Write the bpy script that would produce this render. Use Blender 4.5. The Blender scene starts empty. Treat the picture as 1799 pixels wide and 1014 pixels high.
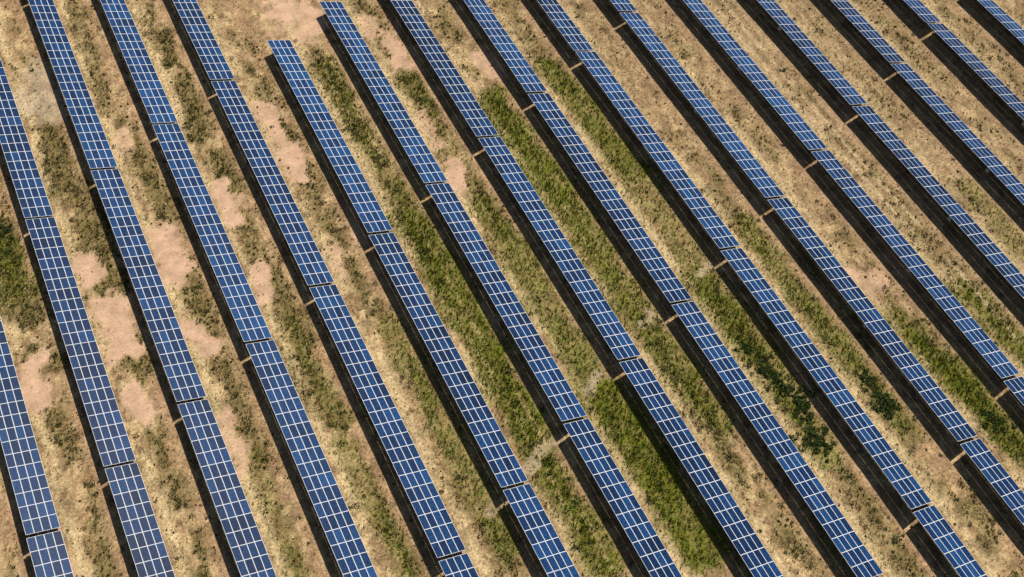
import bpy, math, random
import numpy as np
from mathutils import Vector, Matrix
rng=np.random.default_rng(7); random.seed(7)
scene=bpy.context.scene
# ---------------------------------------------------------------- measured site layout (metres)
F_PX=2020.18; PITCH=math.radians(55.8824); ROLL=math.radians(-0.8385); YAW=math.radians(25.4484)
CX,CY,CZ=17.8059,-168.7918,135.3132
P,L,S=11.0029,44.4788,4.858
TAU=math.radians(22.2248); HM=1.4542; W=4.06
KX,KY=-0.6444,-0.5887
z=np.array([0,0,1.]); fh=np.array([math.sin(YAW),math.cos(YAW),0]); r=np.array([math.cos(YAW),-math.sin(YAW),0])
Fw=fh*math.cos(PITCH)-z*math.sin(PITCH); U=fh*math.sin(PITCH)+z*math.cos(PITCH)
R2=r*math.cos(ROLL)+U*math.sin(ROLL); U2=-r*math.sin(ROLL)+U*math.cos(ROLL)
def gp(px,py):
    d=Fw+R2*(px-899.5)/F_PX-U2*(py-507)/F_PX
    t=-CZ/d[2]
    return (CX+d[0]*t, CY+d[1]*t)
def to_px(x,y):
    d=np.stack([x-CX,y-CY,np.full_like(x,-CZ)],-1); w=d@Fw
    return 899.5+F_PX*(d@R2)/w, 507-F_PX*(d@U2)/w, w
# ---------------------------------------------------------------- noise
_tabs={}
def vnoise(x,y,seed):
    if seed not in _tabs: _tabs[seed]=np.random.default_rng(seed).random((256,256))
    T=_tabs[seed]
    xi=np.floor(x).astype(int); yi=np.floor(y).astype(int); fx=x-xi; fy=y-yi
    fx=fx*fx*(3-2*fx); fy=fy*fy*(3-2*fy)
    a=T[xi%256,yi%256];b=T[(xi+1)%256,yi%256];c=T[xi%256,(yi+1)%256];d=T[(xi+1)%256,(yi+1)%256]
    return (a*(1-fx)+b*fx)*(1-fy)+(c*(1-fx)+d*fx)*fy
def fbm(x,y,seed,o=4):
    s=0;a=.5;t=0
    for k in range(o):
        s=s+a*vnoise(x*2**k+17.3*k,y*2**k+5.1*k,seed+k); t+=a; a*=.55
    return s/t
def sst(a,b,x):
    t=np.clip((x-a)/(b-a),0,1); return t*t*(3-2*t)
def caps(x,y,lst,nz,lo=1.25,hi=.55,na=1.5):
    m=np.zeros_like(x)
    for (x1,y1,x2,y2,w,s) in lst:
        a=np.array(gp(x1,y1)); b=np.array(gp(x2,y2)); ab=b-a; l2=ab@ab+1e-6
        t=np.clip(((x-a[0])*ab[0]+(y-a[1])*ab[1])/l2,0,1)
        d=np.hypot(x-a[0]-t*ab[0],y-a[1]-t*ab[1])/w
        m=np.maximum(m,s*sst(lo,hi,d+(nz-.5)*na))
    return m
GREEN=[(860,180,1000,370,3.0,1.),(1000,370,1120,560,3.0,.9),(965,120,1110,300,2.6,.85),(1110,300,1230,470,2.6,.55),
(850,360,1035,660,2.6,.75),(720,380,820,560,2.9,1.),(820,560,945,780,2.9,1.),(690,570,890,960,2.2,.65),
(1060,700,1150,820,3.2,1.),(1150,820,1230,960,3.2,1.),(960,820,1060,990,2.6,.85),(1140,590,1260,730,2.6,.75),
(1230,490,1350,640,2.7,.85),(1350,640,1450,800,2.2,.65),(1300,390,1500,640,2.0,.7),(1500,640,1600,760,1.8,.5),
(1600,590,1720,710,2.7,1.),(1720,710,1799,790,2.7,.9),(1690,510,1799,620,2.4,.85),(1250,900,1330,1014,2.,.5),(1570,560,1600,600,2.,.7),
(560,120,640,240,2.0,.5),(640,240,740,400,2.0,.45),(0,440,30,500,3,.7),(600,780,720,1000,1.6,.45),(1700,330,1799,440,1.8,.5),
(1380,780,1500,1000,1.6,.35),(700,120,830,330,1.8,.4),(440,800,520,1000,1.6,.35),(500,560,600,740,1.6,.35)]
BARE=[(285,410,310,485,2.5,1),(190,540,215,610,2.7,1),(237,690,256,715,2.2,1),(57,640,65,700,2.2,1),(502,265,525,303,1.9,1),
(390,330,412,385,1.8,1),(147,463,163,485,1.8,1),(335,578,370,605,1.8,1),(460,185,490,245,1.5,.95),(795,285,805,325,1.7,.95),
(500,15,540,45,4.0,1),(685,75,705,115,1.9,.9),(450,475,467,525,1.4,.95),(850,100,870,130,2.1,.8),(1490,490,1540,500,2.4,.65),
(418,785,425,825,1.3,.8),(90,950,110,1010,1.7,.6),(620,350,640,420,1.5,.5),(390,735,402,765,1.4,.7),(740,200,770,250,1.4,.6),(585,440,600,480,1.3,.7),(213,235,227,265,1.3,.7),
(1560,430,1600,470,1.6,.5),(20,780,40,840,1.4,.5),(640,30,660,60,1.6,.6)]
PALE=[(930,825,955,785,.9,.5),(1035,688,1050,657,.9,.5),(1132,568,1144,554,.9,.5),(1230,480,1248,465,.8,.4),(860,900,880,880,.7,.4),
(960,780,985,770,.7,.4),(20,180,110,190,2.6,.6),(60,120,90,200,2.2,.5)]
SHRUB=[(340,190,350,240,1.6,1),(380,280,405,325,1.6,1),(320,140,335,180,1.3,.9),(285,60,300,110,1.3,.9),(80,230,110,330,2.5,.9),(10,400,20,450,2,1),
(150,400,200,510,2.2,.95),(60,620,110,640,1.5,.9),(210,620,260,640,1.8,.85),(230,600,240,600,1.2,.9),(0,520,60,560,2.2,.9),(280,330,300,380,1.8,.8),
(480,480,540,600,1.6,.8),(570,110,600,170,1.8,1),(600,180,640,240,1.5,.9),(720,140,760,200,1.4,.9),(690,100,705,150,1,.7),(540,650,600,740,1.5,.7),
(650,700,700,800,1.3,.6),(330,500,370,560,1.6,.8),(240,260,280,330,1.4,.7),(20,480,60,540,2.2,.8),(470,600,560,720,1.4,.6),(150,330,180,390,1.7,.8),(330,740,350,800,1.3,.6),(130,20,190,200,1.3,.6),
(90,720,130,800,1.6,.7),(420,380,460,460,1.4,.7),(1400,430,1520,600,1.4,.5)]
BUSH=[(1342,640,1.3),(1362,665,1.3),(1385,690,1.5),(1405,712,1.2),(1425,762,1.6),(1440,775,1.2),(1550,700,1.4),(1556,716,1.2),(1520,668,.9),(1740,740,1.2),(1312,612,.9),
(8,405,1.4)]
def masks(x,y):
    n1=fbm(x/2.2,y/4.5,10); n2=fbm(x/1.1,y/1.6,20,3); nb=fbm(x/9,y/22,30,3)
    u=np.mod(x,P)                       # position between two rows
    east=sst(60,135,x+ .35*(y+90))      # drier, browner land to the east
    g=caps(x,y,GREEN,n1,1.35,.5)
    b=caps(x,y,BARE,fbm(x/1.5,y/2.2,50,5),1.25,.5,2.0)
    pl=caps(x,y,PALE,n2)
    s=caps(x,y,SHRUB,n1)
    wob=5.3+1.8*(fbm(x/20,y/12,140,2)-.5)
    mid=np.exp(-((u-wob)/(1.1+1.4*nb))**2)
    strip=np.exp(-((u-2.9)/.8)**2)
    veg=np.clip(mid*sst(.42,.60,n1+.6*(nb-.5))*(1-.45*east),0,1)
    s=np.clip(np.maximum(s,veg*.9)*(1-b),0,1)
    g=g*(1-.3*strip)*(1-b*.8)*(1-pl)
    return dict(n1=n1,n2=n2,nb=nb,u=u,east=east,g=g,b=b,pl=pl,s=s,strip=strip,mid=mid)
def lerp(a,b,t): return a*(1-t[...,None])+np.asarray(b)*t[...,None]
def ground_col(x,y,m):
    c=np.empty(x.shape+(3,)); c[:]=(.39,.26,.14)
    c=lerp(c,(.54,.40,.215),sst(.42,.62,m['n2']))                     # straw litter
    c=lerp(c,(.17,.115,.06),sst(.50,.70,fbm(x/.9,y/1.4,60,3))*.75)     # dark soil / old stubble
    c=lerp(c,(.65,.51,.285),m['strip']*sst(.3,.55,fbm(x/1.2,y/6,70,3))*.85)
    c=lerp(c,(.43,.27,.165),np.exp(-((m['u']-7.3)/.9)**2)*.55)
    c=lerp(c,(.29,.205,.12),m['east']*.4)
    c=lerp(c,(.15,.125,.038),m['s']*.8)
    c=lerp(c,(.14,.15,.022),m['g']*(.7+.3*sst(.35,.6,m['n2'])))
    c=lerp(c,(.60,.395,.26),m['b'])
    c=lerp(c,(.54,.46,.34),m['pl']*.75)
    # wheel tracks of maintenance vehicles, parallel to the rows
    for (k0,k1,off,st) in TRK:
        for d in (-.8,.8):
            xc=k0*P+off+d+.35*np.sin(y/13.0+k0)+.6*(fbm(x*0+k0,y/8,150,2)-.5)
            t=np.exp(-((x-xc)/.26)**2)*st*sst(.36,.62,fbm(x/3,y/7,90,3))
            c=lerp(c,k1,t)
    return c
TRK=[(10,(.56,.43,.26),4.6,1.),(10,(.52,.39,.24),6.4,.4),(11,(.50,.38,.23),5.2,.6),(4,(.46,.36,.17),5.2,.8),(3,(.48,.36,.19),4.4,.35),(12,(.46,.35,.21),5,.4),(6,(.44,.35,.17),5.4,.5)]
# ---------------------------------------------------------------- materials
def mat(name):
    m=bpy.data.materials.new(name); m.use_nodes=True
    return m,m.node_tree.nodes,m.node_tree.links,m.node_tree.nodes['Principled BSDF']
def mixc(N,Lk,a,b,fac,mode='MIX'):
    n=N.new('ShaderNodeMix'); n.data_type='RGBA'; n.blend_type=mode
    for s,v in ((6,a),(7,b),(0,fac)):
        if hasattr(v,'links'): Lk.new(v,n.inputs[s])
        else: n.inputs[s].default_value=v
    return n.outputs[2]
gm,N,K,B=mat('dry_soil')
at=N.new('ShaderNodeAttribute'); at.attribute_name='Col'
tc=N.new('ShaderNodeTexCoord')
def noise(scale,det=4,rough=.6,vec=None):
    n=N.new('ShaderNodeTexNoise'); n.inputs['Scale'].default_value=scale; n.inputs['Detail'].default_value=det; n.inputs['Roughness'].default_value=rough
    K.new(vec or tc.outputs['Object'],n.inputs['Vector']); return n.outputs['Fac']
def ramp(src,stops):
    n=N.new('ShaderNodeValToRGB'); K.new(src,n.inputs[0]); e=n.color_ramp.elements
    e[0].position,e[0].color=stops[0][0],stops[0][1]; e[1].position,e[1].color=stops[1][0],stops[1][1]
    for p,c in stops[2:]: q=e.new(p); q.color=c
    return n.outputs[0]
r1=ramp(noise(2.6,5,.7),[(.32,(.48,.46,.44,1)),(.66,(1.42,1.4,1.35,1))])
at2=N.new('ShaderNodeAttribute'); at2.attribute_name='smoothness'
r1=mixc(N,K,r1,(1,1,1,1),at2.outputs['Fac'])
r2=ramp(noise(.45,5,.6),[(.3,(.76,.75,.73,1)),(.7,(1.24,1.22,1.2,1))])
c=mixc(N,K,at.outputs['Color'],r1,1.0,'MULTIPLY'); c=mixc(N,K,c,r2,1.0,'MULTIPLY')
K.new(c,B.inputs['Base Color']); B.inputs['Roughness'].default_value=1; B.inputs['Specular IOR Level'].default_value=.05
bp=N.new('ShaderNodeBump'); bp.inputs['Strength'].default_value=.7; bp.inputs['Distance'].default_value=.13
K.new(noise(3.2,5,.7),bp.inputs['Height']); K.new(bp.outputs[0],B.inputs['Normal'])

vm,N,K,B=mat('plant_leaves')
at=N.new('ShaderNodeAttribute'); at.attribute_name='Col'; K.new(at.outputs['Color'],B.inputs['Base Color']); B.inputs['Roughness'].default_value=.9; B.inputs['Specular IOR Level'].default_value=.1

pm,N,K,B=mat('photovoltaic_glass')
uv=N.new('ShaderNodeUVMap'); uv.uv_map='UVMap'
sep=N.new('ShaderNodeSeparateXYZ'); K.new(uv.outputs[0],sep.inputs[0])
def math_(op,a,b=None):
    n=N.new('ShaderNodeMath'); n.operation=op
    for i,v in enumerate((a,b)):
        if v is None: continue
        if hasattr(v,'links'): K.new(v,n.inputs[i])
        else: n.inputs[i].default_value=v
    return n.outputs[0]
def line(src,n,w):
    f=math_('FRACT',math_('MULTIPLY',src,n)); d=math_('ABSOLUTE',math_('SUBTRACT',f,.5)); return math_('GREATER_THAN',d,.5-w)
ln=math_('MAXIMUM',line(sep.outputs[0],6.,.022),line(sep.outputs[1],12.,.022))
av=N.new('ShaderNodeAttribute'); av.attribute_name='modvar'
oi=N.new('ShaderNodeObjectInfo')
tc=N.new('ShaderNodeTexCoord')
v=math_('ADD',math_('MULTIPLY',av.outputs['Fac'],.8),math_('MULTIPLY',oi.outputs['Random'],.35))
nz=N.new('ShaderNodeTexNoise'); nz.inputs['Scale'].default_value=5; nz.inputs['Detail'].default_value=3; K.new(tc.outputs['Object'],nz.inputs['Vector'])
v=math_('ADD',v,math_('MULTIPLY',math_('SUBTRACT',nz.outputs['Fac'],.5),1.5))
cr=N.new('ShaderNodeValToRGB'); K.new(v,cr.inputs[0]); e=cr.color_ramp.elements
e[0].position=.05; e[0].color=(.002,.009,.034,1); e[1].position=1.0; e[1].color=(.013,.070,.205,1)
q=e.new(.5); q.color=(.005,.026,.092,1)
c=mixc(N,K,cr.outputs[0],(.06,.11,.19,1),ln)
K.new(c,B.inputs['Base Color']); B.inputs['Roughness'].default_value=.36; B.inputs['IOR'].default_value=1.45; B.inputs['Specular IOR Level'].default_value=.03
am,N,K,B=mat('aluminium_frame'); B.inputs['Base Color'].default_value=(.84,.85,.86,1); B.inputs['Roughness'].default_value=.6; B.inputs['Specular IOR Level'].default_value=.2
sm,N,K,B=mat('galvanised_steel'); B.inputs['Base Color'].default_value=(.18,.18,.175,1); B.inputs['Roughness'].default_value=.55; B.inputs['Metallic'].default_value=.4
bm_,N,K,B=mat('bounce_cut_underside'); B.inputs['Base Color'].default_value=(.02,.02,.022,1); B.inputs['Roughness'].default_value=.7  # unseen module backs, made dark to cut bounce light and deepen the shadows
xm,N,K,B=mat('box_paint'); B.inputs['Base Color'].default_value=(.45,.45,.42,1); B.inputs['Roughness'].default_value=.5
# ---------------------------------------------------------------- mesh helper
def mkmesh(name,V,Fc,mats,midx=None,uvs=None):
    me=bpy.data.meshes.new(name); me.from_pydata(V,[],Fc)
    for m in mats: me.materials.append(m)
    if midx is not None: me.polygons.foreach_set('material_index',midx)
    return me
def fastmesh(name,V,n,mats,col=None):
    """V (k*n,3): k separate polygons of n verts"""
    k=len(V)//n; me=bpy.data.meshes.new(name)
    me.vertices.add(k*n); me.vertices.foreach_set('co',V.astype(np.float32).ravel())
    me.loops.add(k*n); me.loops.foreach_set('vertex_index',np.arange(k*n,dtype=np.int32))
    me.polygons.add(k); me.polygons.foreach_set('loop_start',np.arange(0,k*n,n,dtype=np.int32))
    me.update(calc_edges=True)
    for m in mats: me.materials.append(m)
    if col is not None:
        a=me.color_attributes.new('Col','FLOAT_COLOR','POINT')
        cc=np.ones((k*n,4),np.float32); cc[:,:3]=col; a.data.foreach_set('color',cc.ravel())
    return me
# ---------------------------------------------------------------- ground
def axis(a,b,step,far):
    core=np.arange(a,b,step); out=[]; d=step; v=0
    while v<far: d*=1.35; v+=d; out.append(v)
    out=np.array(out); return np.concatenate([(a-out)[::-1],core,core[-1]+out])
xs=axis(-45,195,.33,4000); ys=axis(-195,45,.33,4000)
X,Y=np.meshgrid(xs,ys,indexing='ij'); nx,ny=X.shape
m=masks(X,Y)
def relief(x,y): return .10*(fbm(x/2.5,y/3.5,120,3)-.5)+.25*(fbm(x/15,y/25,130,2)-.5)-.02
Z=relief(X,Y)
C=ground_col(X,Y,m)
me=bpy.data.meshes.new('ground')
me.vertices.add(nx*ny); me.vertices.foreach_set('co',np.stack([X,Y,Z],-1).astype(np.float32).ravel())
i=np.arange(nx-1)[:,None]*ny+np.arange(ny-1)[None,:]
q=np.stack([i,i+ny,i+ny+1,i+1],-1).reshape(-1,4).astype(np.int32)
me.loops.add(q.size); me.loops.foreach_set('vertex_index',q.ravel())
me.polygons.add(len(q)); me.polygons.foreach_set('loop_start',np.arange(0,q.size,4,dtype=np.int32)); me.polygons.foreach_set('use_smooth',np.ones(len(q),bool))
me.update(calc_edges=True)
a=me.color_attributes.new('Col','FLOAT_COLOR','POINT'); cc=np.ones((nx*ny,4),np.float32); cc[:,:3]=C.reshape(-1,3); a.data.foreach_set('color',cc.ravel())
a=me.attributes.new('smoothness','FLOAT','POINT'); a.data.foreach_set('value',(np.maximum(m['b'],m['pl'])*.7).ravel().astype(np.float32))
me.materials.append(gm)
g=bpy.data.objects.new('ground',me); scene.collection.objects.link(g)
# ---------------------------------------------------------------- vegetation
def infr(x,y,mg=120):
    px,py,w=to_px(x,y); return (px>-mg*2)&(px<1799+mg*2)&(py>-mg)&(py<1014+mg)
n=600000
x=rng.uniform(-40,190,n); y=rng.uniform(-190,40,n)
k=infr(x,y); x=x[k]; y=y[k]; m=masks(x,y)
u=m['u']; under=(u<1.4)|(u>P-1.9)
den=.20+.18*m['strip']+.7*m['s']+1.2*m['g']+.1*sst(.4,.6,m['n2'])
den=den*(1-.96*m['b'])*(1-.85*m['pl'])*(1-.2*m['east'])*np.where(under,.2,1)
k=rng.random(len(x))<den*.62; x=x[k]; y=y[k]; m={a:b[k] for a,b in m.items()}; u=u[k]
clump=fbm(x/.8,y/.9,170,2)
nt=len(x); hgt=(.10+.22*rng.random(nt)**2)*(1+.6*m['g']+.5*m['s'])*(.6+.8*clump); rad=(.12+.22*rng.random(nt))*(1+.3*m['s'])
base=ground_col(x,y,m)
dry=np.stack([.50+.14*rng.random(nt),.385+.11*rng.random(nt),.19+.06*rng.random(nt)],-1)
grn=np.stack([.12+.15*rng.random(nt),.14+.15*rng.random(nt),.014+.02*rng.random(nt)],-1)*(.4+1.2*clump)[:,None]
olv=np.stack([.08+.12*rng.random(nt),.075+.09*rng.random(nt),.02+.03*rng.random(nt)],-1)
rr=rng.random(nt)
col=dry*.55+base*.45
col=np.where((rr<m['s']*.85)[:,None],olv,col); col=np.where((rng.random(nt)<m['g']*1.1)[:,None],grn,col)
NB=6
ang=rng.random((nt,NB))*2*np.pi; ca,sa=np.cos(ang),np.sin(ang)
lean=rad[:,None]*(.5+.7*rng.random((nt,NB))); w=.035+.04*rng.random((nt,NB))
bx=x[:,None]+ca*lean*.25; by=y[:,None]+sa*lean*.25; z0=relief(x,y)[:,None]-.02
hh=hgt[:,None]*(.6+.6*rng.random((nt,NB)))
v0=np.stack([bx-sa*w,by+ca*w,z0+0*bx],-1); v1=np.stack([bx+sa*w,by-ca*w,z0+0*bx],-1); v2=np.stack([x[:,None]+ca*lean,y[:,None]+sa*lean,z0+hh],-1)
V=np.stack([v0,v1,v2],2).reshape(-1,3)
cb=np.repeat(col,NB,0)*(.75+.5*rng.random((nt*NB,1))); cb=np.repeat(cb,3,0)
o=bpy.data.objects.new('grass',fastmesh('grass',V,3,[vm],cb)); scene.collection.objects.link(o)
# low shrubs: leaf clumps through a dome
n=66000
x=rng.uniform(-40,190,n); y=rng.uniform(-190,40,n); k=infr(x,y); x=x[k]; y=y[k]; m=masks(x,y); u=m['u']
den=(.045+.6*m['s']**1.5+.06*m['g'])*(1-.9*m['b'])*(1-m['pl'])*np.where((u<2.3)|(u>P-1.8),0,1)
k=rng.random(len(x))<den; x=x[k]; y=y[k]; m={a:b[k] for a,b in m.items()}
R=(.16+.55*rng.random(len(x))**2.4)*(.7+.6*m['s'])
bx=[];by=[];bR=[]
for (pxx,pyy,rr_) in BUSH:
    wx,wy=gp(pxx,pyy)
    for j in range(22): bx.append(wx+random.gauss(0,.65)*rr_); by.append(wy+random.gauss(0,.9)*rr_); bR.append(rr_*random.uniform(.15,.45))
def shrubs(x,y,R,NL,dark,name,gf=None):
    n=len(x); d=rng.normal(size=(n,NL,3)); d/=np.linalg.norm(d,axis=-1,keepdims=True); d[...,2]=np.abs(d[...,2])
    rad=R[:,None,None]*(.35+.65*rng.random((n,NL,1))**.5)*(1+.25*np.sin(3*np.arctan2(d[...,1:2],d[...,0:1])+x[:,None,None]*5))
    c=d*rad; c[...,2]*=.75; c[...,0]+=x[:,None]; c[...,1]+=y[:,None]; c[...,2]+=relief(x,y)[:,None]
    s=(.05+.06*rng.random((n,NL,1)))*(.7+R[:,None,None]*.6)
    a=rng.normal(size=(n,NL,3)); a/=np.linalg.norm(a,axis=-1,keepdims=True); b=np.cross(a,rng.normal(size=(n,NL,3))); b/=np.linalg.norm(b,axis=-1,keepdims=True)
    V=np.stack([c+a*s,c+b*s,c-a*s,c-b*s],2).reshape(-1,3)
    t=rng.random((n,1)); A=np.array([.055,.065,.02]); Bc=np.array([.16,.125,.042]); 
    if dark: A=np.array([.04,.07,.02]); Bc=np.array([.08,.11,.028])
    cc=(A*(1-t)+Bc*t)[:,None,:]*(.65+.7*rng.random((n,NL,1)))
    cc=np.repeat(cc.reshape(-1,3),4,0)
    o=bpy.data.objects.new(name,fastmesh(name,V,4,[vm],cc)); scene.collection.objects.link(o)
shrubs(x,y,R,34,False,'low_shrubs')
shrubs(np.array(bx),np.array(by),np.array(bR),90,True,'green_bushes')
# ---------------------------------------------------------------- solar table
NM=22; GAP=.42; ML=(L-GAP)/NM; MW=W/4
ct,st=math.cos(TAU),math.sin(TAU)
def tl(a,yy,h):   # a across slope (+ = low side), h above slope plane
    return (a*ct+h*st, yy, HM-a*st+h*ct)
def table(seed):
    rs=random.Random(seed); V=[];Fc=[];mi=[];uvs=[];mv=[]
    def box(a0,a1,y0,y1,h0,h1,mt,loc=tl,bot=None):
        b=len(V)
        for (a,yy,h) in ((a0,y0,h0),(a1,y0,h0),(a1,y1,h0),(a0,y1,h0),(a0,y0,h1),(a1,y0,h1),(a1,y1,h1),(a0,y1,h1)): V.append(loc(a,yy,h))
        for n_,f in enumerate(((3,2,1,0),(4,5,6,7),(0,1,5,4),(1,2,6,5),(2,3,7,6),(3,0,4,7))):
            Fc.append([b+i for i in f]); mi.append(bot if (bot is not None and n_==0) else mt); uvs.extend([(0,0)]*4); mv.append(0)
    H=(L-GAP)/2
    for i in range(NM):
        colv=rs.random()*.25
        for j in range(4):
            y0=-H+i*ML+.010; y1=y0+ML-.020; a0=-W/2+j*MW+.010; a1=a0+MW-.020
            dz=rs.uniform(-.004,.004)
            box(a0,a1,y0,y1,-.04+dz,dz,1,tl,4)
            b=len(V); f=.035; t1=rs.uniform(-.003,.003); t2=rs.uniform(-.003,.003)
            for (a,yy,t) in ((a0+f,y0+f,t1),(a1-f,y0+f,t2),(a1-f,y1-f,-t1),(a0+f,y1-f,-t2)): V.append(tl(a,yy,dz+.006+t*.5))
            Fc.append([b,b+1,b+2,b+3]); mi.append(0); uvs.extend([(0,0),(1,0),(1,1),(0,1)]); mv.append(min(1,.6*rs.random()+colv+.05))
    for a in (-1.6,-.6,.5,1.5): box(a-.04,a+.04,-H-.05,H+.05,-.13,-.05,2)
    up=lambda a,yy,h:(a,yy,h)
    npst=12
    for i in range(npst):
        yy=-H+1.2+(2*H-2.4)*i/(npst-1)
        box(-1.9,1.9,yy-.04,yy+.04,-.22,-.131,2)
        for xx in (-1.15,1.15):
            zt=HM-xx*math.tan(TAU)-.2
            box(xx-.05,xx+.05,yy-.05,yy+.05,-.5,zt,2,up)
    # combiner box on the rear post near mid-table
    yy=-H+1.2+(2*H-2.4)*5/(npst-1)
    box(-1.46,-1.202,yy-.3,yy+.3,.7,1.35,3,up); box(-1.5,-1.16,yy-.34,yy+.34,1.351,1.38,3,up)
    me=mkmesh('solar_panel_table',V,Fc,[pm,am,sm,xm,bm_],mi)
    ul=me.uv_layers.new(name='UVMap'); ul.data.foreach_set('uv',np.array(uvs,np.float32).ravel())
    at=me.attributes.new('modvar','FLOAT','FACE'); at.data.foreach_set('value',np.array(mv,np.float32))
    return me
tabs=[table(s) for s in range(5)]
cnt=0
for i in range(-5,21):
    for j in range(-2,8):   # table j lies between gap j and gap j+1
        if i in(4,5) and j<1: continue
        yc=-(j+.5)*L+S*i; xc=i*P
        px,py,w=to_px(np.array([xc,xc,xc]),np.array([yc-L/2,yc,yc+L/2]))
        if not (((px>-500)&(px<2300)&(py>-350)&(py<1364)).any()): continue
        o=bpy.data.objects.new('solar_panel_array',tabs[random.randrange(5)]); o.location=(xc+random.uniform(-.05,.05),yc,random.uniform(-.04,.04)); o.rotation_euler=(random.uniform(-.0015,.0015),random.uniform(-.006,.006),random.uniform(-.0008,.0008))
        scene.collection.objects.link(o); cnt+=1
print('tables',cnt,'tufts',nt,'shrubs',len(x))
# ---------------------------------------------------------------- camera, light
cam=bpy.data.cameras.new('camera'); co=bpy.data.objects.new('camera',cam); scene.collection.objects.link(co); scene.camera=co
cam.sensor_width=36; cam.lens=F_PX/1799*36; cam.clip_start=1; cam.clip_end=12000
M=Matrix(((R2[0],U2[0],-Fw[0],CX),(R2[1],U2[1],-Fw[1],CY),(R2[2],U2[2],-Fw[2],CZ),(0,0,0,1))); co.matrix_world=M
sd=Vector((-KX,-KY,1)).normalized()
sl=bpy.data.lights.new('sun','SUN'); sl.energy=5; sl.angle=math.radians(.5); sl.color=(1,.95,.87)
so=bpy.data.objects.new('sun',sl); so.rotation_euler=sd.to_track_quat('Z','Y').to_euler(); scene.collection.objects.link(so)
wd=bpy.data.worlds.new('World'); scene.world=wd; wd.use_nodes=True; N=wd.node_tree.nodes; K=wd.node_tree.links
sk=N.new('ShaderNodeTexSky'); sk.sky_type='NISHITA'; sk.sun_disc=False; sk.sun_elevation=math.asin(sd.z); sk.sun_rotation=math.atan2(sd.x,sd.y)
K.new(sk.outputs[0],N['Background'].inputs[0]); N['Background'].inputs[1].default_value=.05
scene.view_settings.view_transform='Standard'; scene.view_settings.look='None'; scene.view_settings.exposure=0
